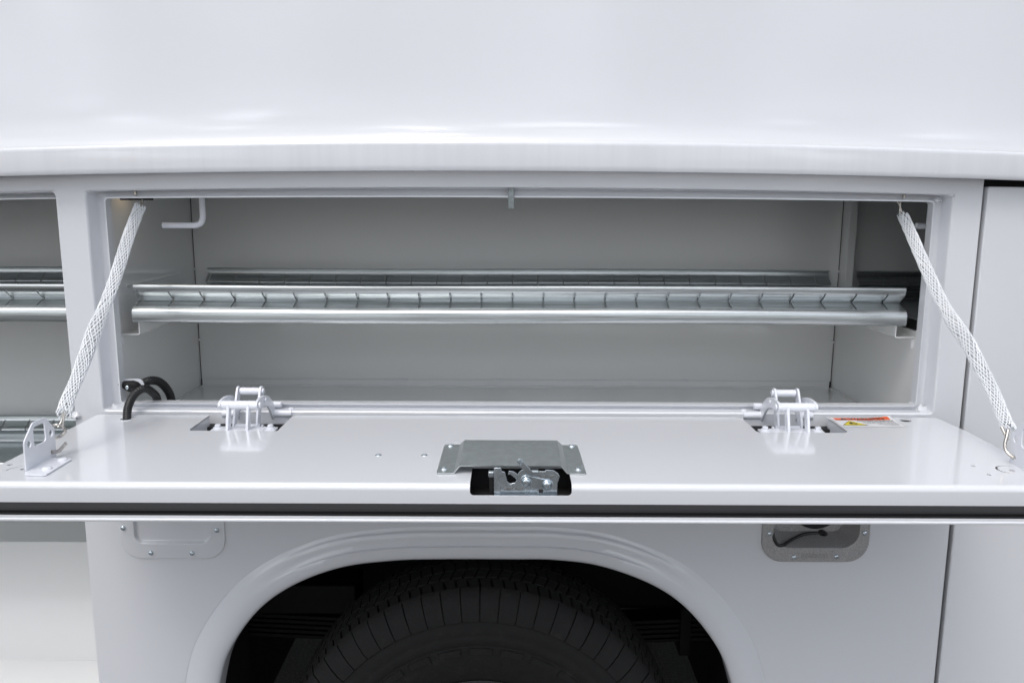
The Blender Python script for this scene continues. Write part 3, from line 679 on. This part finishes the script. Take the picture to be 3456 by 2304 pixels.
# ------------------------------------------------------------------ braided straps with wire hooks
def make_strap(path, rad, label, hooks, name='door_strap', seed=1):
    P = crm(path, 10); m = len(P); base = Vector(path[-1])
    r = empty(name, (base.x, base.y, base.z+Z0), label, 'strap', 'braided straps holding the folded-down door')
    rnd = random.Random(seed)
    S = [0]
    for i in range(1, m): S.append(S[-1]+(P[i]-P[i-1]).length)
    Ltot = S[-1]; step = .0022; K = int(Ltot/step)
    C = []; j = 0
    for k in range(K+1):
        s_ = Ltot*k/K
        while j < m-2 and S[j+1] < s_: j += 1
        t = (s_-S[j])/(S[j+1]-S[j]); C.append(P[j].lerp(P[j+1], t))
    u = None; FR = []
    for i, p in enumerate(C):
        t = (C[min(i+1, K)]-C[max(i-1, 0)]).normalized()
        if u is None: u = t.cross(Vector((0, 1, 0))).normalized()
        u = (u-t*u.dot(t)).normalized(); FR.append((p, u.copy(), t.cross(u)))
    def R(k):
        return R0_(k)*.74
    def R0_(k):
        q = k/K; xs_, ys_ = zip(*rad)
        for a in range(len(rad)-1):
            if xs_[a] <= q <= xs_[a+1]: f = (q-xs_[a])/(xs_[a+1]-xs_[a]); return ys_[a]+(ys_[a+1]-ys_[a])*sm(f)
        return ys_[-1]
    NS = 13; pitch = .160
    b = MB()
    for d in (1, -1):
        for q in range(NS):
            ph = 2*pi*q/NS+rnd.uniform(-.05, .05); w1 = rnd.uniform(0, 6); pts = []
            k0 = rnd.randint(0, 4); k1 = K-rnd.randint(0, 5)
            for k in range(k0, k1+1, 1):
                p, uu, vv = FR[k]; a = ph+d*2*pi*(k*Ltot/K)/pitch+.10*sin(k*.05+w1)
                wv = .0004*sin((k*Ltot/K)/pitch*NS*2*pi/1+q*pi)*d
                rr_ = R(k)*(1+.02*sin(k*.09+w1))+wv
                pts.append(p+uu*cos(a)*rr_+vv*sin(a)*rr_*.72)
            V, F = tube(pts, .00100, 4); V = [tuple(Vector(v)-base) for v in V]; b.add(V, F)
    b.build('braided_sleeve', BRAID, r, wn=False, ang=80, z0=False)
    V = []; F = []; cs = C[4:-8:4]; fs = FR[4:-8:4]
    for i, (p, uu, vv) in enumerate(fs):
        rr_ = R(4+i*4)*.74
        for k in range(12):
            a = 2*pi*k/12; V.append(tuple(p+uu*cos(a)*rr_+vv*sin(a)*rr_*.66-base))
    for i in range(len(fs)-1):
        for k in range(12):
            j = (k+1) % 12; F.append((i*12+k, i*12+j, (i+1)*12+j, (i+1)*12+k))
    mk('strap_core', V, F, CORE, r, wn=False, ang=180, z0=False)
    for hp, rad_ in hooks:
        V, F = tube(crm(hp, 8), rad_, 12); mk('wire_hook', [tuple(Vector(v)-base) for v in V], F, STEEL, r, wn=False, z0=False)
    return r
make_strap([(-.6925, .045, -.0110), (-.6985, .0, -.0680), (-.7030, -.050, -.1360), (-.7060, -.090, -.1815), (-.7070, -.118, -.2080), (-.7095, -.140, -.2350), (-.7088, -.190, -.2840), (-.7060, -.230, -.3120), (-.7020, -.258, -.3370)],
           [(0, .0135), (.35, .0135), (.50, .0130), (.62, .0165), (.72, .0150), (.88, .0125), (1, .0150)],
           'white braided strap from the left bracket up to the compartment frame',
           [([(-.7260, -.2620, -.3500), (-.7170, -.2640, -.3495), (-.7090, -.2660, -.3480), (-.7025, -.2620, -.3510), (-.6995, -.2600, -.3590), (-.7040, -.2630, -.3655), (-.7150, -.2620, -.3700), (-.7280, -.2620, -.3740)], .0028),
            ([(-.7160, -.2790, -.3880), (-.7100, -.2788, -.3876), (-.7010, -.2800, -.3850), (-.6930, -.2830, -.3780), (-.6860, -.2860, -.3715)], .0028),
            ([(-.7025, -.2560, -.3300), (-.7035, -.2600, -.3420), (-.7060, -.2680, -.3510)], .0014),
            ([(-.7000, -.2560, -.3300), (-.7005, -.2600, -.3420), (-.7010, -.2640, -.3540)], .0014),
            ([(-.6935, .050, -.0150), (-.6925, .054, -.0040), (-.6925, .054, .0280)], .0022)], seed=3)
make_strap([(.7270, .045, -.0230), (.7310, .0, -.0700), (.7380, -.050, -.1275), (.7480, -.090, -.1765), (.7550, -.120, -.2060), (.7650, -.142, -.2310), (.7755, -.170, -.2680), (.7855, -.200, -.3080), (.7850, -.232, -.3380), (.7800, -.262, -.3540)],
           [(0, .0130), (.35, .0135), (.45, .0130), (.56, .0170), (.68, .0150), (.85, .0130), (1, .0140)],
           'white braided strap from the right bracket up to the compartment frame',
           [([(.7800, -.2895, -.3870), (.7740, -.2890, -.3868), (.7690, -.2860, -.3850), (.7655, -.2790, -.3790), (.7660, -.2740, -.3700), (.7700, -.2700, -.3600), (.7740, -.2650, -.3500)], .0025),
            ([(.7690, -.2560, -.3480), (.7710, -.2640, -.3580), (.7740, -.2680, -.3660)], .0025),
            ([(.7265, .046, -.0250), (.7250, .052, -.0150), (.7250, .054, .0280)], .0022),
            ([(.7295, .048, -.0250), (.7230, .050, -.0080), (.7190, .052, .0000)], .0014)], seed=5)

# ------------------------------------------------------------------ corrugated wiring conduit and its boot
WC = empty('wiring_conduit', (-.705, -.04, Z0-.398), 'black corrugated wiring conduit looping from the door into the compartment', 'conduit')
wb = Vector((-.705, -.04, -.398))
def corr(path, R, period=.0034):
    P = crm(path, 60); S = [P[0]]; d = 0; Q = [P[0]]
    acc = 0
    for i in range(1, len(P)):
        acc += (P[i]-P[i-1]).length
        if acc >= period/4: Q.append(P[i]); acc = 0
    prof = [1.0, 1.0, .90, .90]
    V, F = tube(Q, lambda i: R*prof[i % 4], 16); return [tuple(Vector(v)-wb) for v in V], F
V, F = corr([(-.7062, -.0480, -.4200), (-.7070, -.0420, -.4000), (-.7100, -.0300, -.3830), (-.7100, -.0120, -.3680), (-.7025, .0, -.3570), (-.6935, .012, -.3545), (-.6890, .028, -.3650), (-.6895, .048, -.3820), (-.6960, .062, -.4100), (-.70, .07, -.4450)], .0078)
mk('conduit_tube', V, F, PLASTIC, WC, wn=False, ang=80, z0=False)
V, F = corr([(-.7250, .052, -.3580), (-.7160, .060, -.3535), (-.7080, .072, -.3520), (-.7010, .090, -.3590), (-.6960, .108, -.3760), (-.6930, .120, -.3990), (-.692, .126, -.4470)], .0085)
mk('conduit_tube', V, F, PLASTIC, WC, wn=False, ang=80, z0=False)
bp = [(-.7560, -.3510), (-.7530, -.3480), (-.7440, -.3455), (-.7280, -.3445), (-.7180, -.3480), (-.7130, -.3540), (-.7150, -.3610), (-.7200, -.3665), (-.7290, -.3680), (-.7400, -.3630), (-.7500, -.3560)]
rings = []
cx = sum(p[0] for p in bp)/len(bp); cz_ = sum(p[1] for p in bp)/len(bp)
for f, Y in ((.96, .040), (1.0, .036), (1.0, .033), (.92, .0295), (.70, .0275), (.35, .0268)): rings.append([(cx+(p[0]-cx)*f-wb.x, Y-wb.y, cz_+(p[1]-cz_)*f-wb.z) for p in bp])
V, F = loft(rings, cap1=True); mk('rubber_boot', V, F, RUBBER, WC, ang=60, wn=False, z0=False)
V, F = cyl(tuple(Vector((-.7300, .030, -.3600))-wb), tuple(Vector((-.7180, .020, -.3610))-wb), .0060, 16, ch=.001); mk('boot_neck', V, F, RUBBER, WC, wn=False, z0=False)
V, F = dome(tuple(Vector((-.7358, .0272, -.3562))-wb), (0, -1, 0), .0040, .0016, 16, 1); mk('screw', V, F, ZINC, WC, wn=False, z0=False)
V, F = sheet([(-.757, -.3560), (-.757, -.3420), (-.7190, -.3420), (-.7120, -.3450), (-.7090, -.3520), (-.7090, -.3560)], pm=XZ(.040), th=.002)
mk('mounting_tab', [tuple(Vector(v)-wb) for v in V], F, WHITE_H, WC, bevel=.0006, z0=False)

# ------------------------------------------------------------------ multi-link hinges
def make_hinge(mx, dx, label):
    """mx = +1 as built on the left, -1 mirrored"""
    r = bpy.data.objects.new('door_hinge', None); COL.objects.link(r); r.parent = T; r['label'] = label; r.empty_display_size = .03
    X = lambda x: (x+.4845)*mx+dx
    def C(name, a, b_, rad, ch=.0008, n=22):
        V, F = cyl((X(a[0]), a[1], a[2]), (X(b_[0]), b_[1], b_[2]), rad, n, ch=ch)
        if mx < 0: pass
        return mk(name, V, F, WHITE_H, r, wn=False, ang=40)
    def PL(name, x, th, pts, bev=.0006, n=None):  # plate in the YZ plane
        V, F = sheet(pts, pm=lambda u, v: ((x, u, v), (1, 0, 0)), th=th)
        V = [(X(v[0]), v[1], v[2]) for v in V]
        if mx < 0: F = [tuple(reversed(f)) for f in F]
        return mk(name, V, F, WHITE_H, r, bevel=bev)
    def link_pts(a, b_, ra, rb, n=8, bow=0):
        a, b_ = Vector(a), Vector(b_); d = (b_-a).normalized(); t0 = atan2(d.y, d.x); R_ = []
        for i in range(n+1): t = t0+pi/2+pi*i/n; R_.append((a.x+ra*cos(t), a.y+ra*sin(t)))
        if bow: mI = (a+b_)/2+Vector((d.y, -d.x))*(ra-bow); R_.append((mI.x, mI.y))
        for i in range(n+1): t = t0-pi/2+pi*i/n; R_.append((b_.x+rb*cos(t), b_.y+rb*sin(t)))
        if bow: mI = (a+b_)/2-Vector((d.y, -d.x))*(ra+bow); R_.append((mI.x, mI.y))
        return R_
    A = (-.090, -.3595); Cc = (-.030, -.3485); B = (-.060, -.4090); Dd = (.004, -.4000)
    C('hinge_pin', (-.5090, A[0], A[1]), (-.4470, A[0], A[1]), .0078)
    for x in (-.4970, -.4615): C('spacer_ring', (x-.0004, A[0], A[1]), (x+.0030, A[0], A[1]), .0083)
    C('hinge_pin', (-.4950, Cc[0], Cc[1]), (-.4570, Cc[0], Cc[1]), .0068)
    C('hinge_pin', (-.4965, B[0], B[1]), (-.4520, B[0], B[1]), .0068)
    C('hinge_pin', (-.5420, Dd[0], Dd[1]), (-.5120, Dd[0], Dd[1]), .0078)
    C('hinge_pin', (-.4440, Dd[0]-.002, Dd[1]+.001), (-.4100, Dd[0]-.002, Dd[1]+.001), .0072)
    C('hinge_pin', (-.4520, .014, -.3845), (-.4330, .014, -.3845), .0058)
    # long door arms
    for x in (-.4935, -.4585): PL('door_arm', x, .0046, link_pts((-.0905, -.3600), (-.1080, -.4280), .0070, .0090))
    # middle links between upper and lower pins
    for x in (-.4965, -.4545): PL('middle_link', x, .0040, link_pts(Cc, B, .0095, .0085, bow=-.003))
    # cam plates either end of the front pin
    for x in (-.5085, -.4435): PL('cam_plate', x, .0044, [(-.100, -.3600), (-.0990, -.3560), (-.0960, -.3530), (-.0900, -.3510), (-.0820, -.3500), (-.0700, -.3496), (-.0580, -.3504), (-.0450, -.3526), (-.0320, -.3562), (-.0220, -.3610), (-.0130, -.3680), (.0000, -.3780), (.0110, -.3950), (.0120, -.4030), (.0060, -.4090), (-.0020, -.4090), (-.0080, -.4030), (-.0200, -.3880), (-.0330, -.3770), (-.0500, -.3710), (-.0700, -.3690), (-.0880, -.3690), (-.0950, -.3670)])
    for (x, q) in ((-.4425, A), (-.4545, Cc), (-.4498, B)): C('pin_head', (x, q[0], q[1]), (x+.0035, q[0], q[1]), .0058)
    C('pin_head', (-.4433, -.052, -.3600), (-.4405, -.052, -.3600), .0045)
    # base strap on the door with bolts
    b = MB(); b.box(X(-.5270) if mx > 0 else X(-.4330), X(-.4330) if mx > 0 else X(-.5270), -.118, -.078, -.4080, -.4015); b.build('hinge_base', WHITE_H, r, bevel=.0018)
    for x in (-.5190, -.4250):
        V, F = cyl((X(x), -.088, -.4040), (X(x), -.088, -.4005), .0080, 20, ch=.0008); mk('washer', V, F, WHITE_H, r, wn=False)
        V, F = cyl((X(x), -.088, -.4005), (X(x), -.088, -.3955), .0052, 6, ch=.0008); mk('hex_bolt', V, F, WHITE_H, r, wn=False)
    b = MB(); x = -.4250; b.box(min(X(x-.010), X(x+.010)), max(X(x-.010), X(x+.010)), -.105, -.076, -.4070, -.4035); b.build('bolt_tab', WHITE_H, r, bevel=.001)
    V, F = cyl((X(-.4150), .014, -.4020), (X(-.4150), .014, -.3905), .0052, 18, ch=.0008); mk('hex_bolt', V, F, WHITE_H, r, wn=False)
    b = MB(); b.box(min(X(-.4230), X(-.4060)), max(X(-.4230), X(-.4060)), .004, .024, -.4040, -.3960); b.build('bolt_tab', WHITE_H, r, bevel=.0012)
    return r
make_hinge(1, -.4895, 'left exposed multi-link hinge of the drop door')
make_hinge(-1, .5115, 'right exposed multi-link hinge of the drop door, mirrored')

# ------------------------------------------------------------------ blank plate on the lower left of the panel
def ringxz(x0, x1, z0, z1, r, Y, n=8): return [(x, Y, z) for x, z in rr(x0, x1, z0, z1, r, n)]
V, F = loft([ringxz(-.7575, -.5545, -.6895, -.478, .040, .001), ringxz(-.7575, -.5545, -.6895, -.478, .040, -.0022), ringxz(-.7565, -.5555, -.6885, -.479, .040, -.0030),
             ringxz(-.7315, -.5815, -.6600, -.506, .018, -.0030), ringxz(-.7300, -.5830, -.6585, -.507, .017, -.0022), ringxz(-.7280, -.5850, -.6560, -.509, .015, .0035), ringxz(-.7255, -.5875, -.6535, -.511, .014, .0048)], cap1=True)
BP = mk('blanking_plate', V, F, WHITE, T, ang=40); BP['label'] = 'painted blanking plate held by steel rivets'
for x, z in ((-.7497, -.6268), (-.5692, -.6305), (-.6995, -.6776), (-.6197, -.6780)):
    V, F = dome((x, -.0030, z), (0, -1, 0), .0050, .0036, 20, 1); mk('rivet', V, F, ZINC, BP, wn=False)
# ------------------------------------------------------------------ fuel filler casting
V, F = loft([ringxz(.4850, .6930, -.6905, -.478, .042, .001), ringxz(.4850, .6930, -.6905, -.478, .042, -.0034), ringxz(.4865, .6915, -.6890, -.4795, .041, -.0048),
             ringxz(.5060, .6735, -.6620, -.505, .030, -.0048), ringxz(.5075, .6720, -.6605, -.5065, .029, -.0035), ringxz(.5120, .6680, -.6560, -.512, .026, .020), ringxz(.5200, .6600, -.6480, -.519, .020, .045)], cap1=True)
FF = mk('fuel_filler', V, F, CAST, T, ang=40); FF['label'] = 'grey cast fuel filler recess with black cap'
for x, z in ((.4985, -.6320), (.6820, -.6305), (.5485, -.6803), (.6308, -.6790)):
    V, F = dome((x, -.0048, z), (0, -1, 0), .0050, .0036, 20, 1); mk('rivet', V, F, ZINC, FF, wn=False)
V, F = lathe_x([(.046, .050), (.030, .050), (.026, .048), (.024, .044), (.024, .0001)], (.6000, -.5870), 40); mk('filler_cap', V, F, PLASTIC, FF, wn=False, ang=35)
V, F = tube(crm([(.5250, .036, -.560), (.5120, .026, -.585), (.5070, .010, -.610), (.5065, -.002, -.6350), (.5140, -.006, -.6530), (.5260, -.003, -.6570), (.5400, .010, -.6560), (.5600, .024, -.6530), (.5800, .034, -.6500), (.6000, .038, -.6490), (.6150, .038, -.6510)], 8), .0032, 10)
mk('cap_tether', V, F, PLASTIC, FF, wn=False)
V, F = cyl((.6190, .046, -.6520), (.6190, .033, -.6520), .0085, 20, ch=.0015); mk('tether_anchor', V, F, PLASTIC, FF, wn=False)
V, F = cyl((.6190, .034, -.6520), (.6190, .031, -.6520), .0035, 14); mk('tether_screw', V, F, RUBBER, FF, wn=False)
facetext('ALUMA-FILL', .0128, .5898, -.6818, -.0050, 'lettering', CAST_L, FF, .80, 0, .0005, 'CENTER')
b = MB(); b.add(*tube([(x, -.0049, z) for x, z in rr(.5585, .6212, -.6850, -.6695, .002, 3)+[(.5585+.06, -.0049, -.685)][:0]], .0005, 6, cap=False)); b.build('name_border', CAST, FF, wn=False)
facetext('®', .0045, .6205, -.6700, -.0050, 'lettering', CAST_L, FF, 1., 0, .0005)

# ------------------------------------------------------------------ wheel
CX, CZ, R0 = -.060, -1.178, .424
sec = [(.040, .200), (.030, .212), (.024, .222), (.016, .240), (.010, .262), (.006, .285), (.004, .300), (.0045, .303), (.002, .306), (.0010, .322), (.0026, .326), (.0012, .330), (.0030, .345), (.0060, .358), (.0045, .361), (.0085, .368), (.0160, .385), (.0260, .401), (.0350, .408)]
tread = []
for i in range(0, 29):
    y = .040+(.200-.040)*i/28; tread.append((y, R0-.011-.010*((y-.12)/.085)**2))
sec2 = sec+tread+[(.212, .405), (.226, .392), (.238, .36), (.236, .30), (.215, .205)]
V, F = lathe_x(sec2, (CX, CZ), 160)
TY = mk('tyre', V, F, TYRE, T, ang=45, wn=False)
b = MB()
def blk(y0, y1, t0, t1, h0, h1a, h1b, sk=0., sk2=0.):
    V = []
    for t, q in ((t0, 0), (t1, 1)):
        for y, h in ((y0, h1a), (y1, h1b)):
            tt = t+(sk if y == y1 else 0)
            for r_ in (h0, h): V.append((CX+r_*sin(tt), y, CZ+r_*cos(tt)))
    return V, [(0, 1, 3, 2), (4, 6, 7, 5), (0, 4, 5, 1), (2, 3, 7, 6), (1, 5, 7, 3)]
rad = lambda y: R0-.0015-.010*((y-.12)/.085)**2
rnd = random.Random(4)
ribs = [(.0335, .0650), (.0695, .0960), (.1005, .1400), (.1445, .1710), (.1755, .2065)]
for ri, (y0, y1) in enumerate(ribs):
    n = 108; 
    for k in range(n):
        t = 2*pi*(k+.37*ri)/n
        if not -1.5 < ((t+pi) % (2*pi))-pi < 1.5: continue
        g = .0026 if ri in (0, 4) else .0016
        wv = rnd.uniform(-.0012, .0012)
        b.add(*blk(y0+wv*.4, y1+wv*.3, t+g/R0, t+2*pi/n-g/R0, R0-.022, rad(y0), rad(y1), sk=(.016 if ri % 2 else -.014)))
n = 64                                           # shoulder lugs running down the sidewall
for k in range(n):
    t0 = 2*pi*k/n; t1 = 2*pi*(k+rnd.uniform(.91, .945))/n
    if not -1.5 < ((t0+pi) % (2*pi))-pi < 1.5: continue
    V = []
    prof = [(.036, .4135), (.0255, .4090), (.0120, .3900), (.0035, .3700), (.0020, .3560)]
    for t in (t0, t1):
        for y, r_ in prof: V.append((CX+r_*sin(t), y, CZ+r_*cos(t)))
        for y, r_ in prof: V.append((CX+(r_-.010)*sin(t), y+.010, CZ+(r_-.010)*cos(t)))
    F = []
    m5 = 5
    for i in range(4): F += [(i, i+1, 10+i+1, 10+i), (i, 5+i, 5+i+1, i+1), (10+i, 10+i+1, 15+i+1, 15+i)]
    F.append((4, 9, 19, 14)); b.add(V, F)
tag(b.build('tread_block', TYRE, TY, ang=40, wn=False), kind='stuff')
b = MB()                                          # raised sidewall blocks near the rim
for k in range(-6, 7):
    t = k*.215
    for (a0, a1, r0_, r1_) in ((t-.075, t+.075, .283, .300),):
        V = []
        for tt in [a0+(a1-a0)*i/6 for i in range(7)]:
            for y, r_ in ((.0075, r0_), (.0015, r0_+.002), (.0010, r1_-.002), (.0060, r1_)): V.append((CX+r_*sin(tt), y, CZ+r_*cos(tt)))
        F = [(i*4+j, i*4+j+1, i*4+j+5, i*4+j+4) for i in range(6) for j in range(3)]+[(0, 1, 2, 3), (27, 26, 25, 24)]
        b.add(V, F)
tag(b.build('sidewall_block', TYRE, TY, wn=False), kind='stuff')
V, F = lathe_x([(.20, .212), (.035, .212), (.026, .214), (.024, .210), (.030, .206), (.060, .195), (.075, .16), (.070, .10), (.055, .08), (.055, .0001)], (CX, CZ), 72); mk('wheel_rim', V, F, CHASSIS, T, wn=False, ang=40)
MB().box(-1.2, 1.2, .75, 1.6, -1.20, -.60).build('underbody_blocker', CHASSIS, T, bevel=.03)  # added dark box that hides the lit ground behind the wheel
# leaf spring, rail and axle behind the wheel
for i in range(5):
    z = -1.105-i*.0135; hl = 1.0-i*.06
    V, F = extr([(.480, z), (.480, z+.0085), (.545, z+.0085), (.545, z)], [-hl, -.4, 0, .4, hl], lambda x, q: .05*abs(x)); F = [tuple(f) for f in F]
    mk('spring_leaf', V, F, CHASSIS, T, wn=False)
MB().box(.440, .470, .470, .555, -1.172, -1.040).build('spring_clip', CHASSIS, T, bevel=.003)
MB().box(-2.2, 2.2, .60, .67, -.98, -.78).build('frame_rail', CHASSIS, T, bevel=.004)
MB().box(-.74, -.40, .47, .58, -1.06, -.98).build('spring_hanger', CHASSIS, T, bevel=.006)
b = MB(); b.add(*cyl((CX, .20, CZ), (CX, 2.1, CZ), .055, 20)); b.build('axle', CHASSIS, T, wn=False)
V, F = dome((-.172, .448, -.735), (0, -1, 0), .006, .004, 12); mk('liner_bolt', V, F, ZINC, T, wn=False)
